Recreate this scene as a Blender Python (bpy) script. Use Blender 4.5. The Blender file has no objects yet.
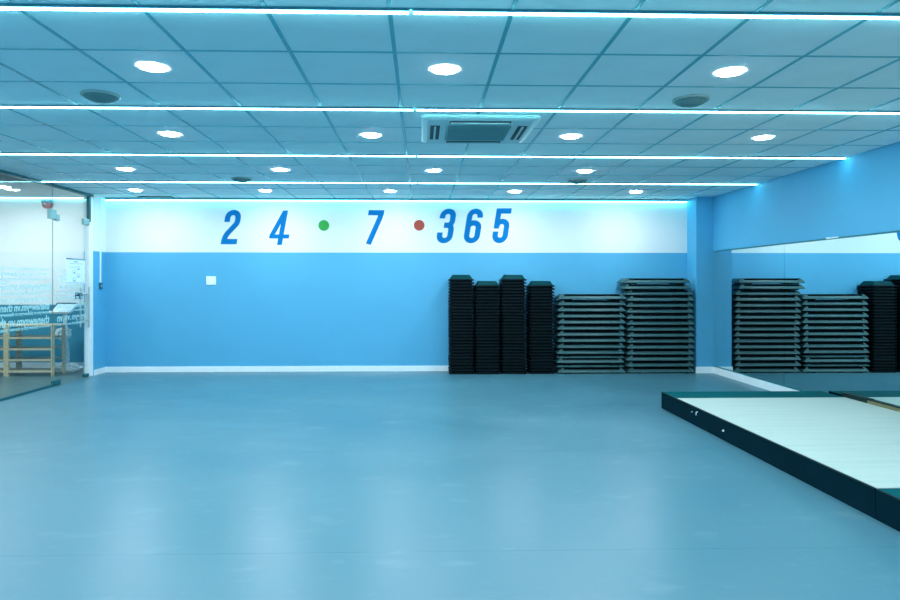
import bpy, bmesh, math, random
from mathutils import Vector, noise

random.seed(7)
sc = bpy.context.scene
col = sc.collection

# ------------------------------------------------------------------ camera
cam_d = bpy.data.cameras.new('camera')
cam = bpy.data.objects.new('camera', cam_d)
col.objects.link(cam)
cam.location = (0, 0, 1.40)
cam.rotation_euler = (math.radians(90), 0, -math.atan(16.7 / 646))
cam_d.sensor_width = 36.0
cam_d.lens = 646 / 900 * 36
cam_d.shift_x = (450 - 438.3) / 900
cam_d.shift_y = -(300 - 283.2) / 900
cam_d.clip_end = 200
sc.camera = cam

# ------------------------------------------------------------------ world, exposure
w = bpy.data.worlds.new('world')
sc.world = w
w.use_nodes = True
w.node_tree.nodes['Background'].inputs[0].default_value = (0.25, 0.45, 0.55, 1)
w.node_tree.nodes['Background'].inputs[1].default_value = 0.05
sc.view_settings.view_transform = 'Standard'
sc.view_settings.look = 'None'
sc.view_settings.gamma = 1.0
sc.view_settings.use_curve_mapping = False
sc.view_settings.exposure = 0.25
sc.cycles.use_denoising = True
sc.cycles.max_bounces = 10
sc.cycles.diffuse_bounces = 6
sc.cycles.glossy_bounces = 5
sc.cycles.transparent_max_bounces = 12
sc.cycles.caustics_reflective = False
sc.cycles.caustics_refractive = False
sc.cycles.sample_clamp_indirect = 6.0

LAMP = 250.0            # downlight lens radiance
LAMP_COL = (0.93, 0.98, 1.0)
LED = 22.0             # led strip radiance
LED_COL = (0.30, 0.90, 1.0)
COVE = 15.0

# ------------------------------------------------------------------ helpers
class MB:
    def __init__(s):
        s.v = []; s.f = []
    def box(s, x0, x1, y0, y1, z0, z1):
        n = len(s.v)
        s.v += [(x0, y0, z0), (x1, y0, z0), (x1, y1, z0), (x0, y1, z0),
                (x0, y0, z1), (x1, y0, z1), (x1, y1, z1), (x0, y1, z1)]
        s.f += [tuple(n + i for i in q) for q in
                ((0, 3, 2, 1), (4, 5, 6, 7), (0, 1, 5, 4), (1, 2, 6, 5), (2, 3, 7, 6), (3, 0, 4, 7))]
        return s
    def loft(s, rings, cap0=True, cap1=True):
        n = len(s.v); m = len(rings[0])
        for r in rings:
            s.v += [tuple(p) for p in r]
        for k in range(len(rings) - 1):
            for i in range(m):
                j = (i + 1) % m
                s.f.append((n + k * m + i, n + k * m + j, n + (k + 1) * m + j, n + (k + 1) * m + i))
        if cap0: s.f.append(tuple(n + i for i in reversed(range(m))))
        if cap1: s.f.append(tuple(n + (len(rings) - 1) * m + i for i in range(m)))
        return s
    def lathe(s, prof, cx=0, cy=0, n=24, cap0=True, cap1=True):
        return s.loft([[(cx + r * math.cos(2 * math.pi * i / n), cy + r * math.sin(2 * math.pi * i / n), z)
                        for i in range(n)] for r, z in prof], cap0, cap1)
    def tube(s, pts, r, n=10):
        pts = [Vector(p) for p in pts]; rings = []
        for k, p in enumerate(pts):
            d = (pts[min(k + 1, len(pts) - 1)] - pts[max(k - 1, 0)]).normalized()
            a = Vector((0, 0, 1)) if abs(d.z) < 0.9 else Vector((1, 0, 0))
            u = d.cross(a).normalized(); q = d.cross(u)
            rings.append([p + u * (r * math.cos(2 * math.pi * i / n)) + q * (r * math.sin(2 * math.pi * i / n)) for i in range(n)])
        return s.loft(rings)
    def prism(s, poly, fn, d0, d1):
        """poly: list of (a,b); fn(a,b,d) -> xyz"""
        return s.loft([[fn(a, b, d0) for a, b in poly], [fn(a, b, d1) for a, b in poly]])
    def mesh(s, name, mat):
        me = bpy.data.meshes.new(name)
        me.from_pydata(s.v, [], s.f)
        bm = bmesh.new(); bm.from_mesh(me)
        bmesh.ops.recalc_face_normals(bm, faces=bm.faces)
        bm.to_mesh(me); bm.free()
        if mat: me.materials.append(mat)
        return me
    def build(s, name, mat, parent=None, smooth=False):
        me = s.mesh(name, mat)
        if smooth:
            for p in me.polygons: p.use_smooth = True
            try: me.set_sharp_from_angle(angle=math.radians(35))
            except Exception: pass
        return link(name, me, parent)

def link(name, me, parent=None):
    o = bpy.data.objects.new(name, me)
    col.objects.link(o)
    if parent: o.parent = parent
    return o

def tag(o, label=None, cat=None, group=None, kind=None):
    if label: o['label'] = label
    if cat: o['category'] = cat
    if group: o['group'] = group
    if kind: o['kind'] = kind
    return o

def empty(name, loc=(0, 0, 0), rz=0):
    o = bpy.data.objects.new(name, None)
    col.objects.link(o)
    o.location = loc; o.rotation_euler = (0, 0, rz); o.empty_display_size = 0.1
    return o

def copy_tree(o, parent=None):
    c = o.copy(); col.objects.link(c); c.parent = parent
    for ch in list(o.children):
        copy_tree(ch, c)
    return c

def rrect(w, d, r, z, n=4):
    p = []
    for cx, cy, a0 in ((w / 2 - r, d / 2 - r, 0), (-w / 2 + r, d / 2 - r, 90), (-w / 2 + r, -d / 2 + r, 180), (w / 2 - r, -d / 2 + r, 270)):
        for i in range(n + 1):
            a = math.radians(a0 + 90 * i / n)
            p.append((cx + r * math.cos(a), cy + r * math.sin(a), z))
    return p

ORD = ['first', 'second', 'third', 'fourth', 'fifth', 'sixth', 'seventh', 'eighth', 'ninth', 'tenth', 'eleventh',
       'twelfth', 'thirteenth', 'fourteenth', 'fifteenth', 'sixteenth', 'seventeenth', 'eighteenth', 'nineteenth',
       'twentieth', 'twenty-first', 'twenty-second', 'twenty-third', 'twenty-fourth', 'twenty-fifth', 'twenty-sixth',
       'twenty-seventh', 'twenty-eighth', 'twenty-ninth', 'thirtieth', 'thirty-first', 'thirty-second']

# ------------------------------------------------------------------ materials
def new_mat(name):
    m = bpy.data.materials.new(name); m.use_nodes = True
    nt = m.node_tree
    return m, nt, nt.nodes['Principled BSDF']

def mat(name, c, rough=0.5, metal=0.0, var=0.06, scale=8.0, bump=0.0, stretch=(1, 1, 1), spec=0.5):
    """plain colour with a little procedural mottling"""
    m, nt, b = new_mat(name)
    b.inputs['Roughness'].default_value = rough
    b.inputs['Metallic'].default_value = metal
    b.inputs['Specular IOR Level'].default_value = spec
    tc = nt.nodes.new('ShaderNodeTexCoord')
    mp = nt.nodes.new('ShaderNodeMapping'); mp.inputs['Scale'].default_value = stretch
    nz = nt.nodes.new('ShaderNodeTexNoise')
    nz.inputs['Scale'].default_value = scale; nz.inputs['Detail'].default_value = 5
    rp = nt.nodes.new('ShaderNodeValToRGB')
    lo = tuple(max(0, x * (1 - var)) for x in c); hi = tuple(min(1, x * (1 + var)) for x in c)
    rp.color_ramp.elements[0].color = (*lo, 1); rp.color_ramp.elements[1].color = (*hi, 1)
    rp.color_ramp.elements[0].position = 0.3; rp.color_ramp.elements[1].position = 0.7
    L = nt.links.new
    L(tc.outputs['Object'], mp.inputs[0]); L(mp.outputs[0], nz.inputs['Vector']); L(nz.outputs['Fac'], rp.inputs[0])
    L(rp.outputs[0], b.inputs['Base Color'])
    if bump:
        bp = nt.nodes.new('ShaderNodeBump'); bp.inputs['Strength'].default_value = bump; bp.inputs['Distance'].default_value = 0.01
        L(nz.outputs['Fac'], bp.inputs['Height']); L(bp.outputs[0], b.inputs['Normal'])
    return m

def emis(name, c, s):
    m, nt, b = new_mat(name)
    b.inputs['Base Color'].default_value = (*c, 1)
    b.inputs['Emission Color'].default_value = (*c, 1)
    b.inputs['Emission Strength'].default_value = s
    return m

def glass_mat(name, tint, refl=1.0):
    m, nt, b = new_mat(name)
    nt.nodes.remove(b)
    out = nt.nodes['Material Output']
    tr = nt.nodes.new('ShaderNodeBsdfTransparent'); tr.inputs[0].default_value = (*tint, 1)
    gl = nt.nodes.new('ShaderNodeBsdfGlossy'); gl.inputs['Roughness'].default_value = 0.0
    gl.inputs[0].default_value = (0.9, 1, 1, 1)
    lw = nt.nodes.new('ShaderNodeLayerWeight'); lw.inputs[0].default_value = 0.5     # Schlick reflectance, same from both faces
    pw = nt.nodes.new('ShaderNodeMath'); pw.operation = 'POWER'; pw.inputs[1].default_value = 5.0
    mu = nt.nodes.new('ShaderNodeMapRange'); mu.inputs[3].default_value = 0.04 * refl; mu.inputs[4].default_value = 1.0
    mx = nt.nodes.new('ShaderNodeMixShader')
    L = nt.links.new
    L(lw.outputs['Facing'], pw.inputs[0]); L(pw.outputs[0], mu.inputs[0]); L(mu.outputs[0], mx.inputs[0]); L(tr.outputs[0], mx.inputs[1]); L(gl.outputs[0], mx.inputs[2])
    L(mx.outputs[0], out.inputs[0])
    return m

def veil_mat(name, c, alpha, var=0.0):
    m, nt, b = new_mat(name)
    b.inputs['Base Color'].default_value = (*c, 1)
    b.inputs['Roughness'].default_value = 0.35
    b.inputs['Alpha'].default_value = alpha
    if var:
        nz = nt.nodes.new('ShaderNodeTexNoise'); nz.inputs['Scale'].default_value = 22
        mr = nt.nodes.new('ShaderNodeMapRange')
        mr.inputs[3].default_value = alpha - var; mr.inputs[4].default_value = alpha + var
        mr.inputs[1].default_value = 0.35; mr.inputs[2].default_value = 0.65
        nt.links.new(nz.outputs['Fac'], mr.inputs[0]); nt.links.new(mr.outputs[0], b.inputs['Alpha'])
    return m

BAND_Z = 1.888
WHITE = (0.76, 0.79, 0.80)
BLUE = (0.082, 0.385, 0.625)
def two_tone(name, upper, lower, z):
    m, nt, b = new_mat(name)
    L = nt.links.new
    ge = nt.nodes.new('ShaderNodeNewGeometry')
    sp = nt.nodes.new('ShaderNodeSeparateXYZ')
    gt = nt.nodes.new('ShaderNodeMath'); gt.operation = 'GREATER_THAN'; gt.inputs[1].default_value = z
    nz = nt.nodes.new('ShaderNodeTexNoise'); nz.inputs['Scale'].default_value = 1.3; nz.inputs['Detail'].default_value = 4
    mr = nt.nodes.new('ShaderNodeMapRange'); mr.inputs[3].default_value = 0.95; mr.inputs[4].default_value = 1.05
    mx = nt.nodes.new('ShaderNodeMix'); mx.data_type = 'RGBA'
    mx.inputs[6].default_value = (*lower, 1); mx.inputs[7].default_value = (*upper, 1)
    vm = nt.nodes.new('ShaderNodeVectorMath'); vm.operation = 'SCALE'
    n2 = nt.nodes.new('ShaderNodeTexNoise'); n2.inputs['Scale'].default_value = 180
    bp = nt.nodes.new('ShaderNodeBump'); bp.inputs['Strength'].default_value = 0.05; bp.inputs['Distance'].default_value = 0.004
    L(ge.outputs['Position'], sp.inputs[0]); L(sp.outputs[2], gt.inputs[0]); L(gt.outputs[0], mx.inputs[0])
    L(ge.outputs['Position'], nz.inputs['Vector']); L(nz.outputs['Fac'], mr.inputs[0])
    L(mx.outputs[2], vm.inputs[0]); L(mr.outputs[0], vm.inputs['Scale']); L(vm.outputs[0], b.inputs['Base Color'])
    L(ge.outputs['Position'], n2.inputs['Vector']); L(n2.outputs['Fac'], bp.inputs['Height']); L(bp.outputs[0], b.inputs['Normal'])
    b.inputs['Roughness'].default_value = 0.55
    return m

def floor_mat():
    m, nt, b = new_mat('blue_vinyl')
    L = nt.links.new
    ge = nt.nodes.new('ShaderNodeNewGeometry')
    def nse(scale, stretch, detail, lo, hi):
        mp = nt.nodes.new('ShaderNodeMapping'); mp.inputs['Scale'].default_value = stretch
        n = nt.nodes.new('ShaderNodeTexNoise'); n.inputs['Scale'].default_value = scale; n.inputs['Detail'].default_value = detail
        r = nt.nodes.new('ShaderNodeMapRange'); r.inputs[1].default_value = lo; r.inputs[2].default_value = hi
        L(ge.outputs['Position'], mp.inputs[0]); L(mp.outputs[0], n.inputs['Vector']); L(n.outputs['Fac'], r.inputs[0])
        return r.outputs[0]
    big = nse(0.55, (1, 1.6, 1), 4, 0.3, 0.7)
    scuff = nse(2.2, (1.0, 2.2, 1), 8, 0.60, 0.80)
    fine = nse(60, (1, 1, 1), 3, 0.3, 0.7)
    def mixc(f, a, bb, fac=None):
        x = nt.nodes.new('ShaderNodeMix'); x.data_type = 'RGBA'
        if isinstance(a, tuple): x.inputs[6].default_value = (*a, 1)
        else: L(a, x.inputs[6])
        if isinstance(bb, tuple): x.inputs[7].default_value = (*bb, 1)
        else: L(bb, x.inputs[7])
        if fac is None: L(f, x.inputs[0])
        else:
            mm = nt.nodes.new('ShaderNodeMath'); mm.operation = 'MULTIPLY'; mm.inputs[1].default_value = fac
            L(f, mm.inputs[0]); L(mm.outputs[0], x.inputs[0])
        return x.outputs[2]
    c = mixc(big, (0.048, 0.162, 0.222), (0.060, 0.182, 0.242))
    c = mixc(fine, c, (0.085, 0.19, 0.24), 0.18)
    c = mixc(scuff, c, (0.19, 0.30, 0.34), 0.42)
    scuff2 = nse(5.5, (1.0, 1.7, 1), 6, 0.62, 0.78)
    c = mixc(scuff2, c, (0.16, 0.28, 0.32), 0.32)
    L(c, b.inputs['Base Color'])
    rr = nt.nodes.new('ShaderNodeMapRange'); rr.inputs[3].default_value = 0.30; rr.inputs[4].default_value = 0.42
    L(big, rr.inputs[0]); L(rr.outputs[0], b.inputs['Roughness'])
    bp = nt.nodes.new('ShaderNodeBump'); bp.inputs['Strength'].default_value = 0.06; bp.inputs['Distance'].default_value = 0.003
    L(fine, bp.inputs['Height']); L(bp.outputs[0], b.inputs['Normal'])
    b.inputs['Specular IOR Level'].default_value = 0.40
    return m

def grain_mat(name, c, c2, scale=(1.2, 42, 1), rough=0.45):
    m, nt, b = new_mat(name)
    L = nt.links.new
    tc = nt.nodes.new('ShaderNodeTexCoord'); mp = nt.nodes.new('ShaderNodeMapping'); mp.inputs['Scale'].default_value = scale
    nz = nt.nodes.new('ShaderNodeTexNoise'); nz.inputs['Scale'].default_value = 1.0; nz.inputs['Detail'].default_value = 6
    rp = nt.nodes.new('ShaderNodeValToRGB')
    rp.color_ramp.elements[0].color = (*c2, 1); rp.color_ramp.elements[1].color = (*c, 1)
    rp.color_ramp.elements[0].position = 0.34; rp.color_ramp.elements[1].position = 0.56
    L(tc.outputs['Object'], mp.inputs[0]); L(mp.outputs[0], nz.inputs['Vector']); L(nz.outputs['Fac'], rp.inputs[0])
    L(rp.outputs[0], b.inputs['Base Color']); b.inputs['Roughness'].default_value = rough
    return m

M = {}
M['wall'] = two_tone('painted_wall', WHITE, BLUE, BAND_Z)
M['wall_blue'] = mat('blue_paint', BLUE, 0.55, var=0.04, scale=1.4)
M['lobby_wall'] = two_tone('lobby_paint', (0.88, 0.91, 0.91), (0.03, 0.24, 0.34), 1.045)
M['white_trim'] = mat('white_trim', (0.80, 0.87, 0.90), 0.4, var=0.03)
M['tile'] = mat('ceiling_tile', (0.87, 0.94, 0.95), 0.9, var=0.035, scale=3.0, bump=0.03)
M['grid'] = mat('ceiling_grid_metal', (0.10, 0.44, 0.51), 0.35, 0.0, var=0.05)
M['plenum'] = mat('plenum', (0.05, 0.09, 0.1), 0.9)
M['floor'] = floor_mat()
M['sub'] = mat('floor_joint', (0.03, 0.09, 0.12), 0.8)
M['lobby_floor'] = mat('lobby_floor', (0.085, 0.15, 0.165), 0.30, var=0.2, scale=2.5)
M['lamp'] = emis('downlight_lens', LAMP_COL, LAMP)
M['led'] = emis('led_diffuser', LED_COL, LED)
M['cove'] = emis('cove_diffuser', (0.13, 0.85, 0.96), COVE)
M['lobby_cove'] = emis('lobby_cove_diffuser', (0.45, 0.92, 1.0), 3.5)
M['alu'] = mat('aluminium_profile', (0.10, 0.32, 0.42), 0.4, 0.3, var=0.03)
M['ring'] = mat('white_ring', (0.8, 0.85, 0.86), 0.4, var=0.02)
M['speaker_grey'] = mat('speaker_grille', (0.10, 0.22, 0.23), 0.6, var=0.15, scale=90)
M['speaker_rim'] = mat('speaker_rim', (0.32, 0.45, 0.44), 0.5)
M['ac'] = mat('ac_plastic', (0.62, 0.78, 0.78), 0.45, var=0.03)
M['ac_dark'] = mat('ac_slot', (0.02, 0.05, 0.06), 0.6)
M['ac_grille'] = mat('ac_grille', (0.22, 0.40, 0.41), 0.6, var=0.05)
M['digit'] = mat('digit_blue', (0.001, 0.165, 0.45), 0.7, var=0.04, scale=3, spec=0.1)
M['green'] = mat('dot_green', (0.025, 0.36, 0.055), 0.7, var=0.03)
M['red'] = mat('dot_red', (0.40, 0.055, 0.03), 0.7, var=0.03)
M['mirror'] = mat('mirror_silver', (0.72, 0.90, 0.92), 0.0, 1.0, var=0.0)
M['mirror_edge'] = mat('mirror_edge', (0.0, 0.16, 0.20), 0.3)
M['brass'] = mat('brass_rail', (0.20, 0.19, 0.09), 0.35, 0.3, var=0.12, scale=20)
M['rail_dark'] = mat('dark_rail', (0.004, 0.02, 0.02), 0.5, spec=0.2)
M['stage'] = mat('stage_side', (0.001, 0.016, 0.026), 0.6, var=0.12, scale=4, spec=0.03)
M['stage_top'] = mat('lit_stage_border', (0.001, 0.085, 0.10), 0.7, var=0.08, scale=4, spec=0.03)  # lit top of the dark stage, its light put into the colour
M['mat'] = grain_mat('pale_plank', (0.50, 0.58, 0.53), (0.43, 0.53, 0.49))
M['riser'] = mat('black_plastic', (0.003, 0.008, 0.011), 0.45, var=0.2, scale=30, spec=0.12)
M['riser_top'] = mat('teal_black_plastic', (0.001, 0.042, 0.052), 0.6, var=0.2, scale=30, spec=0.05)  # lighter teal tone for the raised top of each topmost riser
M['step'] = mat('teal_grey_plastic', (0.036, 0.105, 0.115), 0.5, var=0.12, scale=14, spec=0.3)
M['rubber'] = mat('dark_rubber', (0.001, 0.005, 0.008), 0.8, var=0.2, scale=40, spec=0.08)
M['glass'] = glass_mat('clear_glass', (0.945, 0.99, 0.99), 0.6)
M['glass_edge'] = mat('glass_edge', (0.08, 0.26, 0.28), 0.25)
M['frost'] = veil_mat('frosted_film', (0.44, 0.76, 0.80), 0.80)
M['steel'] = mat('brushed_steel', (0.48, 0.58, 0.60), 0.32, 0.6, var=0.08, scale=20)
M['patch'] = mat('patch_fitting', (0.20, 0.40, 0.42), 0.35, 0.2, var=0.06, scale=20)
M['dark_frame'] = mat('dark_frame', (0.006, 0.10, 0.13), 0.4, var=0.05)
M['wood'] = grain_mat('pine', (0.66, 0.52, 0.30), (0.55, 0.41, 0.22), (6, 6, 30))
M['wood_dark'] = grain_mat('pine_shelf', (0.28, 0.25, 0.19), (0.22, 0.19, 0.14), (4, 40, 4))
M['wrap'] = veil_mat('plastic_wrap', (0.88, 0.95, 0.97), 0.62, 0.30)
M['white_pl'] = mat('white_plastic', (0.82, 0.88, 0.90), 0.35, var=0.02)
M['navy'] = mat('navy_plastic', (0.004, 0.045, 0.12), 0.4)
M['button'] = mat('dark_button', (0.01, 0.10, 0.14), 0.4)
M['paper'] = mat('paper', (0.66, 0.80, 0.90), 0.8, var=0.02)
M['print'] = mat('print_blue', (0.12, 0.34, 0.48), 0.8)
M['print_dark'] = mat('print_navy', (0.02, 0.12, 0.22), 0.8)
M['alarm_red'] = mat('alarm_red', (0.40, 0.06, 0.07), 0.4)
M['alarm_blue'] = mat('alarm_casing', (0.10, 0.28, 0.34), 0.4)
M['dark_ceiling'] = mat('dark_ceiling', (0.03, 0.09, 0.11), 0.7)
M['lobby_ceiling'] = mat('lobby_ceiling', (0.62, 0.68, 0.69), 0.9, var=0.03)

# ------------------------------------------------------------------ room shell
X0, X1 = -5.0, 4.545
Y0, Y1 = -4.0, 10.30
ZC = 2.745
LZ = 2.83                      # lobby ceiling

# floor: sub-floor plus vinyl sheets with hairline joints
fl = tag(MB().box(X0 - 0.12, X1 + 0.2, Y0 - 0.2, Y1 + 0.2, -0.15, -0.006).build('floor', M['sub']), kind='structure')
edges = [Y0]
y = 3.37 - 4 * 2.0
while y < Y1 - 0.3:
    if y > Y0 + 0.2: edges.append(y)
    y += 2.0
edges.append(Y1)
for a, b in zip(edges[:-1], edges[1:]):
    MB().box(X0, X1 + 0.02, a + 0.0006, b - 0.0006, -0.006, 0.0).build('vinyl_sheet', M['floor'], fl)

lf = tag(MB().box(-9.5, X0 - 0.0, 4.8, 10.95, -0.15, -0.002).build('floor_lobby', M['lobby_floor']), kind='structure')

# walls
tag(MB().box(X0 + 0.03, X1 + 0.25, Y1, Y1 + 0.15, 0, ZC + 0.2).build('wall_back', M['wall']), kind='structure')
tag(MB().box(X0 - 0.12, X0 + 0.03, 9.93, 10.95, 0, ZC + 0.2).build('wall_left', M['wall']), kind='structure')
tag(MB().box(X0 - 0.15, X0, Y0, 4.9, 0, ZC + 0.2).build('wall_left_near', M['wall']), kind='structure')
tag(MB().box(X0 - 0.15, X1 + 0.25, Y0 - 0.15, Y0, 0, ZC + 0.2).build('wall_front', M['wall']), kind='structure')
wr = MB().box(4.57, 4.795, Y0, Y1, 0, ZC + 0.2).box(X1, 4.57, Y0, 9.95, 1.905, ZC + 0.1)
tag(wr.build('wall_right', M['wall_blue']), kind='structure')
tag(MB().box(4.275, 4.57, 9.95, Y1, 0, ZC + 0.02).build('wall_pillar', M['wall_blue']), kind='structure')
# lobby walls
tag(MB().box(-9.5, X0 - 0.12, 10.85, 10.97, 0, LZ + 0.1).build('wall_lobby_back', M['lobby_wall']), kind='structure')
tag(MB().box(-9.6, -9.5, 4.8, 10.97, 0, LZ + 0.1).build('wall_lobby_left', M['lobby_wall']), kind='structure')
tag(MB().box(-9.6, X0 - 0.15, 4.7, 4.8, 0, LZ + 0.1).build('wall_lobby_front', M['lobby_wall']), kind='structure')
tag(MB().box(-9.5, X0 - 0.12, 9.1, 10.85, LZ, LZ + 0.1).build('ceiling_lobby', M['lobby_ceiling']), kind='structure')
tag(MB().box(-9.5, X0 - 0.12, 4.8, 9.1, LZ - 0.02, LZ + 0.1).build('ceiling_lobby_dark', M['dark_ceiling']), kind='structure')

# baseboards
def board(name, x0, x1, y0, y1, h):
    return tag(MB().box(x0, x1, y0, y1, 0, h - 0.008).box(x0 + 0.002, x1 - 0.002, y0 + 0.002, y1 - 0.002, h - 0.008, h).build(name, M['white_trim']), kind='structure')
board('baseboard_back', X0 + 0.045, 4.26, Y1 - 0.014, Y1, 0.085)
board('baseboard_left', X0 + 0.03, X0 + 0.044, 9.93, Y1, 0.085)
board('baseboard_pillar', 4.262, 4.545, 9.936, 9.95, 0.10)
board('baseboard_right', 4.533, 4.569, 7.16, 9.935, 0.10)
board('baseboard_lobby', -9.48, X0 - 0.13, 10.836, 10.85, 0.09)

# ceiling: plenum slab > tiles and grid bars
GM = 0.605
gx = [-0.157 + GM * k for k in range(-8, 9)]
gy = [4.98 + GM * k for k in range(-15, 10)]
ce = tag(MB().box(X0 - 0.12, X1 + 0.25, Y0 - 0.15, Y1 + 0.15, ZC + 0.06, ZC + 0.2).build('ceiling', M['plenum']), kind='structure')
tile_cache = {}
rest = MB()
for ia in range(len(gx)):
    xa = max(gx[ia], X0); xb = min(gx[ia + 1], X1) if ia + 1 < len(gx) else X1
    if xb - xa < 0.03: continue
    for jb in range(-1, len(gy)):
        ya = gy[jb] if jb >= 0 else Y0
        yb = gy[jb + 1] if jb + 1 < len(gy) else Y1
        ya = max(ya, Y0); yb = min(yb, Y1)
        if yb - ya < 0.03: continue
        wdt, dep = round(xb - xa - 0.012, 4), round(yb - ya - 0.012, 4)
        cx, cy = (xa + xb) / 2, (ya + yb) / 2
        if yb < 1.2:
            rest.box(cx - wdt / 2, cx + wdt / 2, cy - dep / 2, cy + dep / 2, ZC, ZC + 0.015)
            continue
        key = (wdt, dep)
        if key not in tile_cache:
            tile_cache[key] = MB().box(-wdt / 2, wdt / 2, -dep / 2, dep / 2, 0, 0.015).mesh('ceiling_tile', M['tile'])
        o = link('ceiling_tile', tile_cache[key], ce)
        o.location = (cx, cy, ZC + random.uniform(0, 0.0015))
tag(rest.build('ceiling_tiles_behind', M['tile'], ce), kind='stuff')
for x in gx:
    if X0 - 0.02 < x < X1:
        MB().box(x - 0.0115, x + 0.0115, Y0, Y1, ZC - 0.003, ZC + 0.03).build('grid_bar', M['grid'], ce)
for y in gy:
    if Y0 < y < Y1:
        MB().box(X0, X1, y - 0.0095, y + 0.0095, ZC - 0.002, ZC + 0.028).build('grid_bar', M['grid'], ce)

# ------------------------------------------------------------------ mirrors on the right wall
my = [9.935, 8.0, 5.98, 4.1, 2.15, 0.2]
mplace = ['beside the blue pillar', 'second from the blue pillar, above the far end of the stage',
          'third from the blue pillar, above the stage middle', 'fourth from the blue pillar, above the stage seam',
          'fifth from the blue pillar, nearest the camera']
for k in range(5):
    z0 = 0.118
    t = empty('wall_mirror', (4.569, my[k], z0))
    tag(t, 'frameless tall wall mirror, ' + mplace[k], 'mirror', 'wall mirrors along the right wall')
    dy = my[k + 1] - my[k]
    MB().box(-0.016, 0, dy + 0.002, -0.002, 0.0, 1.768).build('mirror_glass', M['mirror'], t)
    MB().box(-0.021, 0, dy + 0.002, -0.002, -0.014, 0.0).build('bottom_edge', M['mirror_edge'], t)
    MB().box(-0.0225, 0, dy, 0, 1.768, 1.786).build('top_edge', M['mirror_edge'], t)
tp = empty('masking_tape', (4.543, 7.03, 1.893))
tag(tp, 'torn piece of white tape on the mirror top edge', 'tape')
MB().loft([[(-0.001, -0.11, 0.004), (-0.001, 0.10, 0.0), (-0.001, 0.115, 0.02), (-0.001, -0.10, 0.016)],
           [(-0.003, -0.11, 0.004), (-0.003, 0.10, 0.0), (-0.003, 0.115, 0.02), (-0.003, -0.10, 0.016)]]).build('tape_strip', M['white_pl'], tp)

# ------------------------------------------------------------------ stage platforms
SX0, SX1, SZ = 2.69, 4.51, 0.180
def stage(y0, y1, label, panels):
    t = empty('stage_platform', ((SX0 + SX1) / 2, (y0 + y1) / 2, 0))
    tag(t, label, 'stage', 'stage platforms along the mirrors')
    ox, oy = (SX0 + SX1) / 2, (y0 + y1) / 2
    MB().box(SX0 - ox, SX1 - ox, y0 - oy, y1 - oy, 0.0, SZ).build('carcass', M['stage'], t)
    MB().box(SX0 + 0.002 - ox, SX1 - ox, panels[0][1] - oy, y1 - 0.002 - oy, SZ, SZ + 0.003).build('border_strip', M['stage_top'], t)
    MB().box(SX0 - 0.002 - ox, SX0 + 0.008 - ox, y0 + 0.002 - oy, y1 - 0.002 - oy, SZ - 0.004, SZ + 0.0045).build('edge_trim', M['rail_dark'], t)
    for a, b in panels:
        MB().box(SX0 + 0.012 - ox, SX1 - ox, a + 0.002 - oy, b - 0.002 - oy, SZ, SZ + 0.004).build('deck_panel', M['mat'], t)
    return t
st = stage(3.765, 7.18, 'low dark stage platform with pale deck, farther one with white scuffs on its side', [(4.77, 6.77), (3.767, 4.77)])
ox, oy = st.location.x, st.location.y
sm = MB()
def fleck(m, y, z, pts):
    m.prism([(y + a, z + b) for a, b in pts], lambda a, b, d: (SX0 - d - ox, a - oy, b), 0.0, 0.0015)
fleck(sm, 6.27, 0.128, [(-0.012, -0.02), (0.0, -0.025), (0.004, 0.005), (-0.03, 0.02), (-0.045, 0.022), (-0.04, 0.012), (-0.014, 0.004)])
fleck(sm, 6.36, 0.118, [(-0.01, 0), (0.01, -0.004), (0.012, 0.006), (-0.006, 0.008)])
fleck(sm, 5.70, 0.085, [(-0.025, 0.0), (0.0, -0.012), (0.022, -0.004), (0.004, 0.004), (-0.012, 0.014)])
tag(sm.build('scuff_mark', M['white_pl'], st), kind='stuff')
stage(0.36, 3.759, 'low dark stage platform with pale deck, nearer one cut by the right picture edge', [(1.5, 3.42), (0.362, 1.5)])

rl = empty('mirror_rail', (4.53, 3.65, SZ))
tag(rl, 'low brass rail with a dark far end on the stage, along the mirrors', 'rail')
MB().box(-0.018, 0.014, 2.78, 3.18, 0.004, 0.040).box(-0.013, 0.014, 2.782, 3.178, 0.040, 0.046).build('dark_end', M['rail_dark'], rl)
MB().box(-0.018, 0.014, -3.28, 2.778, 0.004, 0.034).build('bar', M['brass'], rl)
MB().box(-0.012, 0.014, -3.28, 2.778, 0.034, 0.042).build('top_lip', M['rail_dark'], rl)

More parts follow.
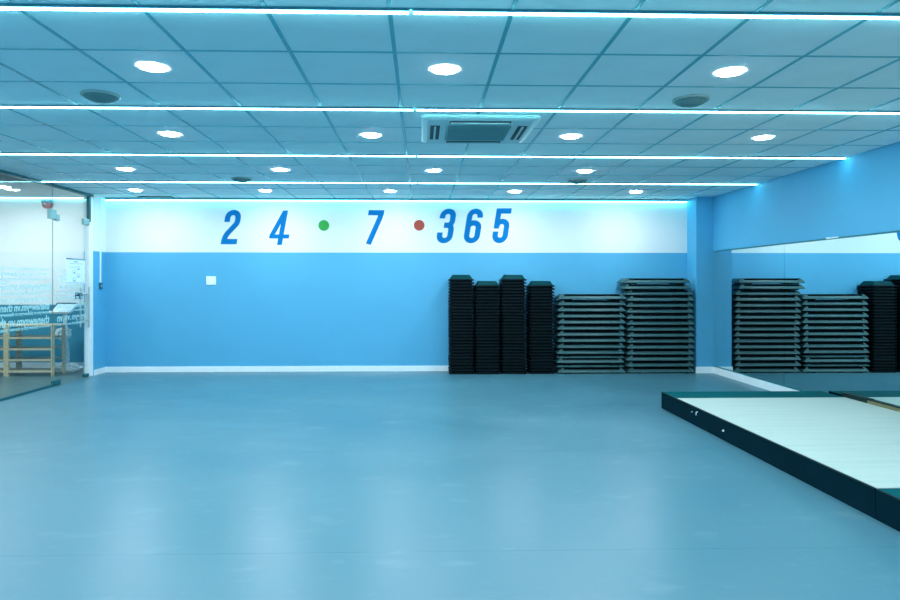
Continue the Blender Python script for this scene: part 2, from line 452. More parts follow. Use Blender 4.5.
# ------------------------------------------------------------------ long step platforms (two wide stacks)
def make_step(thick):
    t = empty('aerobic_step')
    L, W = 1.065, 0.36
    h = 0.088
    b = MB()
    if thick:      # extra lower rim
        b.loft([rrect(L - 0.01, W - 0.005, 0.03, 0.0), rrect(L - 0.01, W - 0.005, 0.03, 0.010), rrect(L - 0.06, W - 0.05, 0.03, 0.026)])
        MB().loft([rrect(L - 0.10, W - 0.09, 0.03, 0.026), rrect(L - 0.10, W - 0.09, 0.03, 0.060)]).build('inner_block', M['rubber'], t)
    zb = 0.062 if thick else 0.014
    hh = zb + 0.076
    b.loft([rrect(L - 0.03, W - 0.02, 0.03, zb), rrect(L, W, 0.03, zb + 0.004), rrect(L, W, 0.03, zb + 0.012), rrect(L - 0.055, W - 0.05, 0.03, zb + 0.046)])
    b.build('body', M['step'], t, True)
    for s in (-1, 1):
        c = MB()
        xo, xi = s * (L / 2 - 0.008), s * (L / 2 - 0.095)
        def R(x0, x1, d, z): return [(x0, -d, z), (x1, -d, z), (x1, d, z), (x0, d, z)]
        c.loft([R(xo, xi, W / 2 - 0.006, zb + 0.010), R(s * (L / 2 - 0.035), xi, W / 2 - 0.014, zb + 0.046), R(s * (L / 2 - 0.078), xi, W / 2 - 0.026, hh)])
        c.build('end_cap', M['step'], t)
        f = MB().box(s * (L / 2 - 0.16) - 0.06, s * (L / 2 - 0.16) + 0.06, -W / 2 + 0.02, W / 2 - 0.02, 0.0, zb)
        f.build('foot', M['rubber'], t)
    MB().box(-L / 2 + 0.10, L / 2 - 0.10, -W / 2 + 0.05, W / 2 - 0.05, zb + 0.044, hh - 0.002).build('grip_top', M['rubber'], t)
    return t, hh
stepA, hA = make_step(False)
stepB, hB = make_step(True)
used = {'A': False, 'B': False}
def place_step(kind, x, y, z, rz, label):
    src = stepA if kind == 'A' else stepB
    o = src if not used[kind] else copy_tree(src)
    used[kind] = True
    o.location = (x, y, z); o.rotation_euler = (0, 0, rz)
    tag(o, label, 'step', 'long step platforms stacked by the pillar')
def ordinal(i, n):
    if i == 0: return 'bottom one'
    if i == n - 1: return 'topmost one'
    return ORD[i] + ' from the floor'
SY = 10.10
z = 0.0
kinds = ['A', 'B', 'B'] + ['A'] * 9
for i, k in enumerate(kinds):
    dx = (0.0, -0.02, -0.015)[i] if i < 3 else random.uniform(-0.008, 0.008)
    place_step(k, 2.635 + dx, SY + random.uniform(-0.006, 0.006), z, random.uniform(-0.004, 0.004),
               'long teal-grey step platform, %s in the shorter wide stack' % ordinal(i, 12))
    z += (0.104, 0.139, 0.139)[i] if i < 3 else 0.0945
z = 0.0
for i in range(16):
    dx = random.uniform(-0.008, 0.008) - (0.06 if i >= 14 else 0.015 if i == 13 else 0)
    place_step('A', 3.715 + dx, SY + random.uniform(-0.006, 0.006), z, random.uniform(-0.004, 0.004),
               'long teal-grey step platform, %s in the taller wide stack beside the pillar' % ordinal(i, 16))
    z += 0.0925

# ------------------------------------------------------------------ square risers (four narrow stacks)
def ring4(hw, z, c=0.02):
    return rrect(2 * hw, 2 * hw, c, z, 2)
rb = MB()
rb.loft([ring4(0.178, 0.0), ring4(0.190, 0.0), ring4(0.193, 0.010), ring4(0.193, 0.020), ring4(0.170, 0.027), ring4(0.134, 0.086), ring4(0.128, 0.090)], cap0=False, cap1=True)
rb.loft([ring4(0.178, 0.0), ring4(0.146, 0.0428)], cap0=False, cap1=True)
riser_me = rb.mesh('square_riser', M['riser'])
rt = MB().loft([ring4(0.1705, 0.0272), ring4(0.1345, 0.0862), ring4(0.128, 0.0908)], cap0=False, cap1=True)
riser_top_me = rt.mesh('raised_top', M['riser_top'])
stacks = [(0.614, 31, 'the leftmost narrow stack'), (1.019, 29, 'the second narrow stack from the left'),
          (1.425, 31, 'the third narrow stack from the left'), (1.862, 29, 'the narrow stack touching the long steps')]
PITCH = 0.0480
for x, n, where in stacks:
    for i in range(n):
        o = link('square_riser', riser_me)
        o.location = (x + random.uniform(-0.004, 0.004), 10.10 + random.uniform(-0.004, 0.004), i * PITCH)
        tag(o, 'square black step riser, %s in %s' % (ordinal(i, n), where), 'step riser', 'square risers in four narrow stacks')
        if i == n - 1:
            link('raised_top', riser_top_me, o)

# ------------------------------------------------------------------ wall numerals
def stroke(path, wd):
    """offset a polyline to both sides with mitred joints -> closed polygon"""
    n = len(path); Lp, Rp = [], []
    for i in range(n):
        p = Vector(path[i])
        d0 = (p - Vector(path[i - 1])).normalized() if i > 0 else None
        d1 = (Vector(path[i + 1]) - p).normalized() if i < n - 1 else None
        if d0 is None: d0 = d1
        if d1 is None: d1 = d0
        n0 = Vector((-d0.y, d0.x)); n1 = Vector((-d1.y, d1.x))
        mn = (n0 + n1).normalized(); k = wd / 2 / max(0.35, mn.dot(n0))
        Lp.append(p + mn * k); Rp.append(p - mn * k)
    return Lp, Rp
def arc(cx, cy, rx, ry, a0, a1, n=10):
    return [(cx + rx * math.cos(math.radians(a0 + (a1 - a0) * i / n)), cy + ry * math.sin(math.radians(a0 + (a1 - a0) * i / n))) for i in range(n + 1)]
# digits in a cell 0..0.25 wide, 0..0.55 high, stroke 0.066
T = 0.084; h2 = T / 2; WD = 0.245; HT = 0.548
xl, xr, xc = h2, WD - h2, WD / 2; rr = (WD - T) / 2
DIG = {
 '2': [[(xl, 0.355)] + arc(xc, HT - h2 - rr, rr, rr, 180, 0, 12) + [(xr, 0.37), (xr - 0.012, 0.325), (xl + 0.03, 0.165), (xl + 0.008, 0.115), (xl, h2)], [(xl - h2, h2), (WD, h2)]],
 '4': [[(0.155, 0), (0.155, HT)], [(0.152, HT - 0.01), (0.03, 0.148)], [(0.0, 0.135), (0.265, 0.135)]],
 '7': [[(0, HT - h2), (WD, HT - h2)], [(WD - h2, HT - 0.01), (WD - h2 - 0.008, 0.43), (0.075, 0.0)]],
 '3': [[(xl, 0.392)] + arc(xc, HT - h2 - rr, rr, rr, 180, 0, 12) + [(xr, 0.345), (xr - 0.015, 0.305), (xr - 0.055, 0.285), (0.085, 0.285)],
       [(0.085, 0.285), (xr - 0.055, 0.285), (xr - 0.015, 0.265), (xr, 0.225)] + arc(xc, h2 + rr, rr, rr, 0, -180, 12) + [(xl, 0.170)]],
 '6': [[(xr, 0.405)] + arc(xc, HT - h2 - rr, rr, rr, 0, 180, 12) + [(xl, 0.2)] + arc(xc, h2 + rr, rr, rr, 180, 360, 12) + [(xr, 0.22)], [(xr, 0.22)] + arc(xc, 0.25, rr, rr * 0.9, 0, 150, 10)],
 '5': [[(WD - 0.005, HT - h2), (xl - h2 + 0.004, HT - h2)], [(xl + 0.004, HT - 0.01), (xl + 0.001, 0.228)], [(xl, 0.255), (xl + 0.01, 0.285)] + arc(xc, 0.345 - rr, rr, rr * 0.95, 140, 0, 8) + [(xr, 0.2)] + arc(xc, h2 + rr, rr, rr, 0, -180, 12) + [(xl, 0.182)]],
}
def digit(ch, xleft, zbot, hgt, wid, label):
    """xleft: left of the foot; wid: overall width including slant"""
    m = MB(); sh = 0.155
    raww = 0.285 if ch == '4' else WD + sh * HT
    kx = wid / raww; kz = hgt / HT
    for li, path in enumerate(DIG[ch]):
        Lp, Rp = stroke(path, 0.064 if ch == '4' else T)
        fy = 10.2985 - 0.0004 * li
        for i in range(len(path) - 1):
            quad = [Lp[i], Lp[i + 1], Rp[i + 1], Rp[i]]
            pts = [(xleft + (q.x + sh * q.y) * kx, zbot + q.y * kz) for q in quad]
            m.loft([[(a, 10.3, b) for a, b in pts], [(a, fy - 0.003, b) for a, b in pts]])
    return tag(m.build('wall_numeral', M['digit']), label, 'numeral', 'blue numerals painted on the white band')
digit('2', -3.175, 2.017, 0.543, 0.336, 'blue slanted numeral two, leftmost on the white wall band')
digit('4', -2.435, 2.007, 0.545, 0.335, 'blue slanted numeral four left of the green dot')
digit('7', -0.925, 2.020, 0.543, 0.335, 'blue slanted numeral seven between the green and red dots')
digit('3', 0.222, 2.038, 0.552, 0.345, 'blue slanted numeral three right after the red dot')
digit('6', 0.655, 2.039, 0.552, 0.345, 'blue slanted numeral six between the three and the five')
digit('5', 1.112, 2.042, 0.556, 0.335, 'blue slanted numeral five, rightmost on the white wall band')
def dot(x, z, r, m, label):
    d = MB().prism([(x + r * math.cos(2 * math.pi * i / 28), z + r * math.sin(2 * math.pi * i / 28)) for i in range(28)], lambda a, b, d: (a, d, b), 10.3, 10.296)
    tag(d.build('wall_dot', m), label, 'dot', 'painted dots between the numerals')
dot(-1.551, 2.317, 0.086, M['green'], 'round green dot painted between the four and the seven')
dot(-0.039, 2.323, 0.086, M['red'], 'round red dot painted between the seven and the three')

# light switch
sw = empty('light_switch', (-3.325, 10.3, 1.44))
tag(sw, 'square white light switch on the blue wall below the numeral two', 'switch')
MB().loft([[(-0.075, 0, -0.068), (0.075, 0, -0.068), (0.075, 0, 0.068), (-0.075, 0, 0.068)],
           [(-0.075, -0.008, -0.068), (0.075, -0.008, -0.068), (0.075, -0.008, 0.068), (-0.075, -0.008, 0.068)],
           [(-0.07, -0.012, -0.063), (0.07, -0.012, -0.063), (0.07, -0.012, 0.063), (-0.07, -0.012, 0.063)]]).build('plate', M['white_pl'], sw)
for s in (-1, 1):
    MB().loft([[(s * 0.03 - 0.021, -0.012, -0.035), (s * 0.03 + 0.021, -0.012, -0.035), (s * 0.03 + 0.021, -0.012, 0.035), (s * 0.03 - 0.021, -0.012, 0.035)],
               [(s * 0.03 - 0.020, -0.018, -0.034), (s * 0.03 + 0.020, -0.018, -0.034), (s * 0.03 + 0.020, -0.014, 0.034), (s * 0.03 - 0.020, -0.014, 0.034)]]).build('rocker', M['ring'], sw)

# cable trunking and exit button on the left stub wall
ct = empty('cable_trunking', (X0 + 0.03, 10.12, 1.40))
tag(ct, 'thin white cable trunking running down to the dark exit button', 'trunking')
MB().box(0.0, 0.012, -0.012, 0.012, 0.012, 1.335).build('channel', M['white_pl'], ct)
MB().box(0.012, 0.015, -0.009, 0.009, 0.012, 1.335).build('cover', M['white_trim'], ct)
eb = empty('exit_button', (X0 + 0.03, 10.12, 1.358))
tag(eb, 'small dark exit push button at the end of the white trunking', 'button')
MB().loft([[(0, -0.045, -0.05), (0, 0.045, -0.05), (0, 0.045, 0.05), (0, -0.045, 0.05)],
           [(0.022, -0.042, -0.047), (0.022, 0.042, -0.047), (0.022, 0.042, 0.047), (0.022, -0.042, 0.047)]]).build('housing', M['button'], eb)
MB().box(0.022, 0.028, -0.016, 0.016, -0.02, 0.02).build('push_plate', M['steel'], eb)

# ------------------------------------------------------------------ ceiling fittings
def make_downlight():
    t = empty('downlight')
    MB().lathe([(0.079, -0.003), (0.085, -0.005), (0.090, -0.003), (0.091, 0.0)], n=32, cap0=False, cap1=False).build('trim_ring', M['ring'], t, True)
    MB().lathe([(0.0788, -0.0035), (0.074, -0.0065), (0.05, -0.0085), (0.02, -0.0095)], n=32, cap0=False).build('lens', M['lamp'], t, True)
    return t
rowsA = [-3.485, -1.67, 0.1455, 1.96]
rowsB = [-4.09, -2.265, -0.457, 1.365, 3.15]
rows = [(9.43, [-4.13] + rowsB[1:], 'in the farthest lamp row by the numeral wall'),
        (7.70, rowsA, 'in the second lamp row from the numeral wall'),
        (5.88, rowsB, 'in the row level with the air conditioner'),
        (4.06, rowsA, 'in the large near lamp row'),
        (2.25, rowsB, 'in the lamp row above the camera'),
        (0.44, rowsA, 'in the first lamp row behind the camera'),
        (-1.38, rowsB, 'in the second lamp row behind the camera'),
        (-3.2, rowsA, 'in the last lamp row behind the camera')]
dl = make_downlight(); first = True
for y, xs, where in rows:
    for i, x in enumerate(xs):
        o = dl if first else copy_tree(dl)
        first = False
        o.location = (x, y, ZC - 0.001)
        off = 1 if y in (5.88, 4.06) else 0        # the leftmost of these rows lies outside the picture
        lab = 'round white downlight, %s from the left %s' % (ORD[i - off], where) if i >= off else 'round downlight left of the picture edge %s' % where
        tag(o, lab, 'downlight', 'round downlights in the tiled ceiling')

def led_strip(name, x0, x1, y, label, group, dome=True):
    t = empty(name, ((x0 + x1) / 2, y, ZC - 0.003))
    tag(t, label, 'LED strip', group)
    a, b = x0 - (x0 + x1) / 2, x1 - (x0 + x1) / 2
    MB().box(a, b, -0.020, 0.015, -0.004, 0.0).box(a, b, -0.020, -0.0125, -0.009, -0.004).build('profile', M['alu'], t)
    prof = [(-0.0115, -0.004), (-0.0115, -0.012), (-0.006, -0.016), (0.004, -0.016), (0.011, -0.012), (0.012, -0.004)]
    MB().loft([[(a + 0.004, p, q) for p, q in prof], [(b - 0.004, p, q) for p, q in prof]]).build('diffuser', M['led'], t)
led_rows = [(8.60, 'farthest from the camera'), (6.78, 'second farthest from the camera'), (4.97, 'just in front of the air conditioner'),
            (3.185, 'nearest the camera'), (1.36, 'overhead behind the picture edge'), (-0.45, 'behind the camera'), (-2.27, 'far behind the camera')]
for y, where in led_rows:
    led_strip('led_strip', X0 + 0.01, -0.06, y, 'cyan-white LED strip, left half of the line %s' % where, 'LED lines across the ceiling')
    led_strip('led_strip', -0.045, X1 - 0.02, y, 'cyan-white LED strip, right half of the line %s' % where, 'LED lines across the ceiling')
# cove light on top of the numeral wall
cv = empty('cove_light', (0, 10.3, 2.725))
tag(cv, 'bright cyan-white LED cove light along the top of the numeral wall', 'LED strip')
MB().box(-4.965, 4.272, -0.040, 0.0, 0.008, 0.016).box(-4.965, 4.272, -0.044, -0.040, -0.012, 0.016).build('profile', M['alu'], cv)
MB().loft([[(x, p, q) for p, q in ((-0.038, 0.008), (-0.038, -0.010), (-0.024, -0.022), (-0.010, -0.018), (-0.004, 0.008))] for x in (-4.955, 4.265)]).build('diffuser', M['cove'], cv)

def make_speaker():
    t = empty('ceiling_speaker')
    MB().lathe([(0.128, 0.0), (0.130, -0.010), (0.122, -0.016), (0.114, -0.014)], n=32, cap0=False, cap1=False).build('rim', M['speaker_rim'], t, True)
    MB().lathe([(0.116, -0.012), (0.100, -0.030), (0.065, -0.045), (0.02, -0.052)], n=32, cap0=False).build('grille', M['speaker_grey'], t, True)
    return t
sp = make_speaker()
for i, (x, y, lab) in enumerate([(-2.29, 4.67, 'dark round ceiling speaker, large one at left'), (1.966, 4.67, 'dark round ceiling speaker, large one at right'),
                                 (-2.31, 8.35, 'dark round ceiling speaker, small far one at left'), (2.03, 8.36, 'dark round ceiling speaker, small far one at right')]):
    o = sp if i == 0 else copy_tree(sp)
    o.location = (x, y, ZC - 0.001); tag(o, lab, 'speaker', 'round ceiling speakers')

# air conditioner cassette
ac = empty('air_conditioner', (0.478, 5.61, ZC - 0.003))
tag(ac, 'square white ceiling cassette air conditioner with four air slots', 'air conditioner')
P = 0.48
m = MB()
m.loft([rrect(2 * P, 2 * P, 0.05, 0.0), rrect(2 * P, 2 * P, 0.05, -0.012), rrect(2 * P - 0.02, 2 * P - 0.02, 0.05, -0.022), rrect(2 * P - 0.10, 2 * P - 0.10, 0.04, -0.034)])
m.build('panel', M['ac'], ac)
gr = MB().loft([rrect(0.54, 0.54, 0.02, -0.032), rrect(0.54, 0.54, 0.02, -0.041)]).build('intake_grille', M['ac_grille'], ac)
for i in range(13):
    yy = -0.246 + i * 0.041
    MB().box(-0.255, 0.255, yy - 0.006, yy + 0.006, -0.046, -0.041).build('slat', M['ac_grille'], gr)
for k in range(4):
    c_, s_ = round(math.cos(k * math.pi / 2)), round(math.sin(k * math.pi / 2))
    def rb_(m_, x0, x1, y0, y1, z0, z1):
        a = (x0 * c_ - y0 * s_, x0 * s_ + y0 * c_); b = (x1 * c_ - y1 * s_, x1 * s_ + y1 * c_)
        m_.box(min(a[0], b[0]), max(a[0], b[0]), min(a[1], b[1]), max(a[1], b[1]), z0, z1)
    q = MB(); rb_(q, -0.25, 0.25, -0.405, -0.325, -0.0375, -0.030)
    sl = q.build('air_slot', M['ac_dark'], ac)
    q = MB(); rb_(q, -0.24, 0.24, -0.374, -0.356, -0.045, -0.0385)
    q.build('louver', M['ac'], sl)

# dark linear vent by the numeral wall
vt = empty('ceiling_vent', (-4.12, 10.16, ZC - 0.003))
tag(vt, 'dark slotted ceiling vent above the left end of the numeral wall', 'vent')
MB().box(-0.26, 0.26, -0.08, 0.06, -0.012, 0.0).build('frame', M['button'], vt)
for i in range(4):
    MB().box(-0.25, 0.25, -0.067 + i * 0.032, -0.051 + i * 0.032, -0.016, -0.012).build('slat', M['dark_frame'], vt)

# ------------------------------------------------------------------ glass partition and door
GX = X0
DY0, DY1, DZ = 8.885, 9.80, 2.345
TOP = ZC - 0.005

def text_mesh(s, size, bold=0.03):
    cu = bpy.data.curves.new('t', 'FONT'); cu.body = s; cu.size = size; cu.offset = bold * size
    cu.resolution_u = 2; cu.extrude = 0
    ob = bpy.data.objects.new('t', cu); col.objects.link(ob)
    bpy.context.view_layer.update()
    dg = bpy.context.evaluated_depsgraph_get()
    me = bpy.data.meshes.new_from_object(ob.evaluated_get(dg))
    bpy.data.objects.remove(ob); bpy.data.curves.remove(cu)
    V = [tuple(v.co) for v in me.vertices]; F = [tuple(p.vertices) for p in me.polygons]
    bpy.data.meshes.remove(me)
    x0 = min(v[0] for v in V); x1 = max(v[0] for v in V)
    return [(v[0] - x0, v[1], 0) for v in V], F, x1 - x0
WORD = text_mesh('thenewgym.vn', 1.0)
VN = text_mesh('.vn', 1.0); GYM = text_mesh('gym', 1.0)
def lettering(m, ya, yb, seed):
    """mirrored words on the glass, read from the lobby: text runs towards -Y"""
    rnd = random.Random(seed)
    def put(w, yr, z, size, sx=1.0):
        V, F, wd = w
        k = len(m.v)
        for v in V:
            m.v.append((GX + 0.0075, yr - v[0] * size * sx, z + v[1] * size))
        for f in F: m.f.append(tuple(k + i for i in f))
        return wd * size * sx
    z = 1.625
    sizes = [0.07, 0.085, 0.06, 0.15, 0.065, 0.10, 0.13, 0.065, 0.15, 0.065, 0.09, 0.07, 0.06]
    for sz in sizes:
        z -= sz * 0.80 + 0.006
        if z < 0.74: break
        yr = yb - rnd.uniform(0.0, 0.10)
        while yr > ya + 0.1:
            w = rnd.choice([WORD, WORD, WORD, VN if sz > 0.08 else WORD, GYM if sz > 0.08 else WORD])
            s2 = sz * rnd.choice([1.0, 1.0, 0.85, 0.62])
            wd = w[2] * s2
            if yr - wd < ya:
                w = VN; wd = w[2] * s2
                if yr - wd < ya: break
            put(w, yr, z + rnd.uniform(0, sz - s2) * 0.6, s2)
            if s2 < 0.66 * sz and sz > 0.09 and yr - wd > ya:
                put(WORD if WORD[2] * s2 * 0.6 < wd + 0.05 else GYM, yr, z + s2 * 0.85, s2 * 0.55)
            yr -= wd + sz * 0.22
    return m

wn = None
panels = [(6.95, 8.875), (5.0, 6.94)]
for i, (a, b) in enumerate(panels):
    o = MB().box(GX - 0.006, GX + 0.006, a, b, 0.03, TOP - 0.03).build('window_%d' % (i + 1), M['glass'])
    tag(o, kind='structure')
    MB().box(GX + 0.002, GX + 0.0062, b, b + 0.002, 0.03, TOP - 0.03).build('glass_edge', M['glass_edge'], o)
    lm = lettering(MB(), a + 0.05, b - 0.03, 11 + i).build('film_lettering', M['frost'], o)
    tag(lm, 'frosted white lettering, mirrored, repeated in many sizes')
tr = tag(MB().box(GX - 0.006, GX + 0.006, 8.88, DY1 + 0.02, DZ + 0.012, TOP - 0.03).build('window_3', M['glass']), kind='structure')
MB().box(GX - 0.0062, GX + 0.0062, 8.88, DY1 + 0.02, DZ + 0.009, DZ + 0.012).build('glass_edge', M['steel'], tr)
# top channel, bottom channel, jamb
tag(MB().box(GX - 0.02, GX + 0.02, 4.9, 9.93, TOP - 0.035, TOP).box(GX - 0.03, GX + 0.03, 4.9, 9.93, TOP - 0.012, TOP).build('trim_1', M['dark_frame']), kind='structure')
tag(MB().box(GX - 0.015, GX + 0.015, 4.9, 8.875, 0, 0.03).build('trim_2', M['dark_frame']), kind='structure')
tag(MB().box(GX - 0.05, GX + 0.02, 9.815, 9.93, 0, 2.32).build('trim_3', M['white_trim']), kind='structure')
tag(MB().box(GX - 0.022, GX + 0.022, 9.815, 9.86, 2.32, TOP).build('trim_4', M['dark_frame']), kind='structure')
tag(MB().box(GX - 0.05, GX + 0.02, 9.86, 9.93, 2.32, TOP).build('trim_5', M['white_trim']), kind='structure')

dr = tag(MB().box(GX - 0.006, GX + 0.006, DY0 + 0.003, DY1, 0.012, DZ).build('door_1', M['glass']), kind='structure')
MB().box(GX + 0.003, GX + 0.0064, DY0 + 0.001, DY0 + 0.003, 0.012, DZ).build('glass_edge', M['glass_edge'], dr)
lettering(MB(), DY0 + 0.03, DY1 - 0.03, 5).build('film_lettering', M['frost'], dr)
def patch(parent, name, y0, y1, z0, z1, m='patch'):
    return MB().loft([[(GX - 0.022, y0, z0), (GX - 0.022, y1, z0), (GX - 0.022, y1, z1), (GX - 0.022, y0, z1)],
               [(GX + 0.018, y0, z0), (GX + 0.018, y1, z0), (GX + 0.018, y1, z1), (GX + 0.018, y0, z1)],
               [(GX + 0.022, y0 + 0.006, z0 + 0.006), (GX + 0.022, y1 - 0.006, z0 + 0.006), (GX + 0.022, y1 - 0.006, z1 - 0.006), (GX + 0.022, y0 + 0.006, z1 - 0.006)]]).build(name, M[m], parent)
patch(dr, 'top_hinge', 8.80, 8.95, 2.27, 2.395)
patch(dr, 'top_hinge_bracket', 8.95, 9.03, 2.255, 2.345)
patch(dr, 'bottom_hinge', 8.89, 9.05, 0.008, 0.075, 'dark_frame')
patch(dr, 'corner_lock', 9.68, 9.83, 2.27, 2.36)
patch(dr, 'bottom_lock', 9.70, 9.81, 0.008, 0.05, 'dark_frame')
hd = MB()
for s in (-1, 1):
    hd.tube([(GX + s * 0.062, 9.725, 0.745), (GX + s * 0.062, 9.725, 1.345)], 0.013, 12)
for zz in (0.85, 1.24):
    hd.tube([(GX - 0.062, 9.725, zz), (GX + 0.062, 9.725, zz)], 0.009, 10)
hd.build('pull_handle', M['steel'], dr, True)
lk = MB().box(GX - 0.115, GX - 0.048, 9.67, 9.76, 1.165, 1.262).build('lock_box', M['navy'], dr)
MB().box(GX - 0.048, GX - 0.044, 9.682, 9.715, 1.18, 1.245).build('label_plate', M['print'], lk)
MB().box(GX - 0.102, GX - 0.078, 9.666, 9.67, 1.232, 1.246).build('indicator', M['white_pl'], lk)

# poster on the door glass
po = empty('poster', (GX + 0.0085, 9.46, 1.575))
tag(po, 'pale notice with a blue header stuck on the glass door', 'poster')
def pp(m_, y0, y1, z0, z1, d0, d1): return m_.box(d0, d1, y0, y1, z0, z1)
pp(MB(), -0.255, 0.255, -0.18, 0.18, 0, 0.0015).build('sheet', M['paper'], po)
pp(MB(), -0.255, 0.255, 0.160, 0.18, 0.0015, 0.0022).build('header_band', M['print'], po)
pp(MB(), -0.255, -0.08, 0.164, 0.18, 0.0022, 0.0027).build('header_patch', M['print_dark'], po)
pp(MB(), -0.06, 0.06, 0.128, 0.139, 0.0015, 0.0022).build('title_line', M['print_dark'], po)
pp(MB(), -0.17, 0.19, 0.103, 0.109, 0.0015, 0.0022).build('text_line', M['print'], po)
pp(MB(), -0.17, 0.0, 0.052, 0.058, 0.0015, 0.0022).build('text_line', M['print'], po)
pp(MB(), -0.23, 0.22, -0.172, -0.166, 0.0015, 0.0022).build('text_line', M['print'], po)
for cy, cz, mm in ((0.065, 0.045, 'print'), (-0.045, -0.012, 'print'), (0.065, -0.065, 'print'), (-0.045, -0.125, 'print')):
    rr_ = MB()
    for i in range(20):
        a0, a1 = 2 * math.pi * i / 20, 2 * math.pi * (i + 1) / 20
        q = [(cy + r * 1.25 * math.cos(a), cz + r * 0.8 * math.sin(a)) for r, a in ((0.036, a0), (0.036, a1), (0.030, a1), (0.030, a0))]
        rr_.loft([[(0.0015, a, b) for a, b in q], [(0.0021, a, b) for a, b in q]])
    ic = rr_.build('round_icon', M[mm], po)
    pp(MB(), cy - 0.014, cy + 0.014, cz - 0.02, cz - 0.006, 0.0015, 0.0023).build('pictogram', M['print_dark'], ic)

# ------------------------------------------------------------------ lobby things
def shoe_rack(x0, x1, yf, label):
    W2 = (x1 - x0) / 2; D = 0.34; Hh = 0.775
    t = empty('shoe_rack', ((x0 + x1) / 2, yf + D / 2, -0.002))
    tag(t, label, 'shoe rack', 'wooden shoe racks in the lobby')
    for sx in (-1, 1):
        for sy in (-1, 1):
            cx, cy = sx * (W2 - 0.02), sy * (D / 2 - 0.02)
            MB().box(cx - 0.019, cx + 0.019, cy - 0.019, cy + 0.019, 0, Hh - 0.02).build('post', M['wood'], t)
    MB().box(-W2, W2, -D / 2, D / 2, Hh - 0.022, Hh).build('top_board', M['wood'], t)
    for z in (0.075, 0.245, 0.41, 0.58):
        s = MB().box(-W2 + 0.035, W2 - 0.035, -D / 2 + 0.025, D / 2 - 0.025, z - 0.004, z + 0.006).build('shelf', M['wood_dark'], t)
        for sy in (-1, 1):
            MB().box(-W2 + 0.04, W2 - 0.04, sy * (D / 2 - 0.012) - 0.009, sy * (D / 2 - 0.012) + 0.009, z - 0.018, z + 0.012).build('rail', M['wood'], s)
    return t
shoe_rack(-6.255, -5.545, 9.88, 'open pine shoe rack beside the white stand behind the glass')
shoe_rack(-6.975, -6.262, 9.90, 'open pine shoe rack cut by the left picture edge behind the glass')

# white tablet stand wrapped in film
ks = empty('tablet_stand', (-5.69, 10.47, -0.002))
tag(ks, 'white pedestal stand with tilted tray and crumpled clear wrap, behind the glass door', 'stand')
MB().loft([rrect(0.36, 0.30, 0.05, 0.0), rrect(0.36, 0.30, 0.05, 0.012), rrect(0.32, 0.26, 0.05, 0.020)]).build('base_plate', M['white_pl'], ks)
MB().loft([rrect(0.055, 0.045, 0.012, 0.02, 3), rrect(0.05, 0.04, 0.012, 0.97, 3)]).build('pole', M['white_pl'], ks, True)
ty = MB(); a = math.radians(38); ca, sa = math.cos(a), math.sin(a)
def tilt(x, v, d): return (x - 0.02 + 0.12 * v, v * ca - d * sa, 1.0 + v * sa + d * ca)
def tray_ring(w, hgt, d): return [tilt(x, v, d) for x, v in ((-w, -hgt), (w, -hgt), (w, hgt), (-w, hgt))]
ty.loft([tray_ring(0.165, 0.115, -0.012), tray_ring(0.165, 0.115, 0.008)])
tro = ty.build('tray', M['white_pl'], ks)
MB().loft([tray_ring(0.13, 0.085, 0.008), tray_ring(0.13, 0.085, 0.011)]).build('screen', M['paper'], tro)
def lip(c0, c1, v0, v1):
    return MB().loft([[tilt(x, v, d) for x, v in ((c0, v0), (c1, v0), (c1, v1), (c0, v1))] for d in (0.008, 0.024)])
lip(-0.165, 0.165, -0.115, -0.10).build('tray_lip', M['white_pl'], tro)
lip(-0.165, 0.165, 0.10, 0.115).build('tray_lip', M['button'], tro)
lip(-0.165, -0.15, -0.10, 0.10).build('tray_lip', M['button'], tro)
lip(0.15, 0.165, -0.10, 0.10).build('tray_lip', M['white_pl'], tro)
def crumple(cx, cy, cz, rx, ry, rz, seed, name, floor=None):
    bm = bmesh.new(); bmesh.ops.create_icosphere(bm, subdivisions=4, radius=1)
    for v in bm.verts:
        n = noise.noise(v.co * 2.6 + Vector((seed, 0, 0))) * 0.45 + noise.noise(v.co * 7 + Vector((0, seed, 0))) * 0.22
        c = v.co * (1 + n)
        v.co = Vector((cx + c.x * rx, cy + c.y * ry, cz + c.z * rz))
        if floor is not None and v.co.z < floor: v.co.z = floor + 0.001
    me = bpy.data.meshes.new(name); bm.to_mesh(me); bm.free(); me.materials.append(M['wrap'])
    return link(name, me, ks)
crumple(-0.03, 0.0, 0.595, 0.11, 0.10, 0.095, 1.7, 'crumpled_wrap')
crumple(0.03, -0.02, 0.06, 0.22, 0.17, 0.06, 4.1, 'crumpled_wrap', 0.021)
crumple(0.015, 0.0, 0.27, 0.045, 0.045, 0.24, 8.3, 'crumpled_wrap')

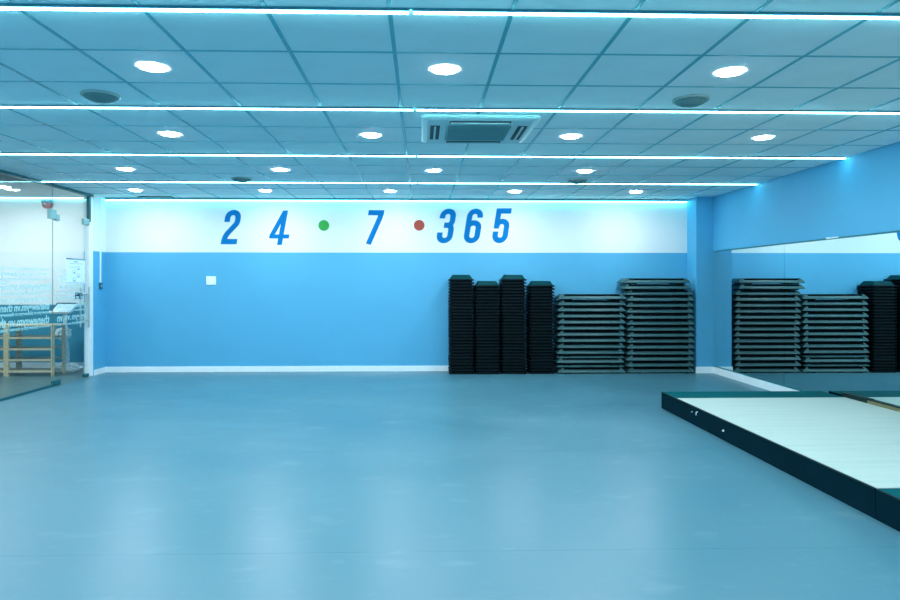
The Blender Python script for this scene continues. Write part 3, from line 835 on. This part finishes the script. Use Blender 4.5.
# alarm bell on the lobby wall
al = empty('fire_alarm', (-6.17, 10.85, 2.70))
tag(al, 'round red and blue-grey fire alarm on the white lobby wall', 'alarm')
def yl(prof, n=24):
    return MB().loft([[(r * 1.05 * math.cos(2 * math.pi * i / n), yy, r * 0.85 * math.sin(2 * math.pi * i / n)) for i in range(n)] for r, yy in prof])
yl([(0.075, 0.0), (0.085, -0.012), (0.085, -0.035), (0.07, -0.055), (0.04, -0.066)]).build('dome', M['alarm_red'], al, True)
MB().box(-0.086, 0.086, -0.062, -0.004, 0.022, 0.078).build('casing_top', M['alarm_blue'], al)
MB().lathe([(0.02, 0), (0.02, 0.01)], n=12).build('strobe', M['white_pl'], al).location = (-0.02, -0.07, 0.0)

# lobby lamps and cove
lobby_lens = [c for c in dl.children if c.name.startswith('lens')][0].data.copy()
lobby_lens.materials.clear(); lobby_lens.materials.append(emis('lobby_downlight_lens', LAMP_COL, LAMP * 1.35))
def lobby_lamp(x, y, z, label):
    o = copy_tree(dl); o.location = (x, y, z)
    for ch in o.children:
        if ch.name.startswith('lens'): ch.data = lobby_lens
    tag(o, label, 'downlight', 'lobby downlights'); return o
lobby_lamp(-6.2, 9.75, LZ - 0.001, 'round white downlight in the lobby ceiling at the left picture edge')
lobby_lamp(-8.0, 9.75, LZ - 0.001, 'added unseen lobby downlight farther left of the picture edge')  # this and the following lamps are unseen, added to brighten the lobby
lobby_lamp(-5.9, 7.9, LZ - 0.021, 'added unseen lobby downlight in the dark ceiling by the glass')
lobby_lamp(-7.6, 7.4, LZ - 0.021, 'added unseen lobby downlight in the dark ceiling off the glass')
lobby_lamp(-6.6, 5.8, LZ - 0.021, 'added unseen lobby downlight in the dark ceiling nearest the camera')
lc = empty('lobby_cove_light', (-7.3, 10.85, LZ - 0.02))
tag(lc, 'cyan LED cove light along the top of the lobby wall', 'LED strip')
MB().box(-2.1, 2.15, -0.04, 0, 0.008, 0.018).build('profile', M['alu'], lc)
MB().box(-2.1, 2.15, -0.034, -0.004, -0.004, 0.008).build('diffuser', M['lobby_cove'], lc)
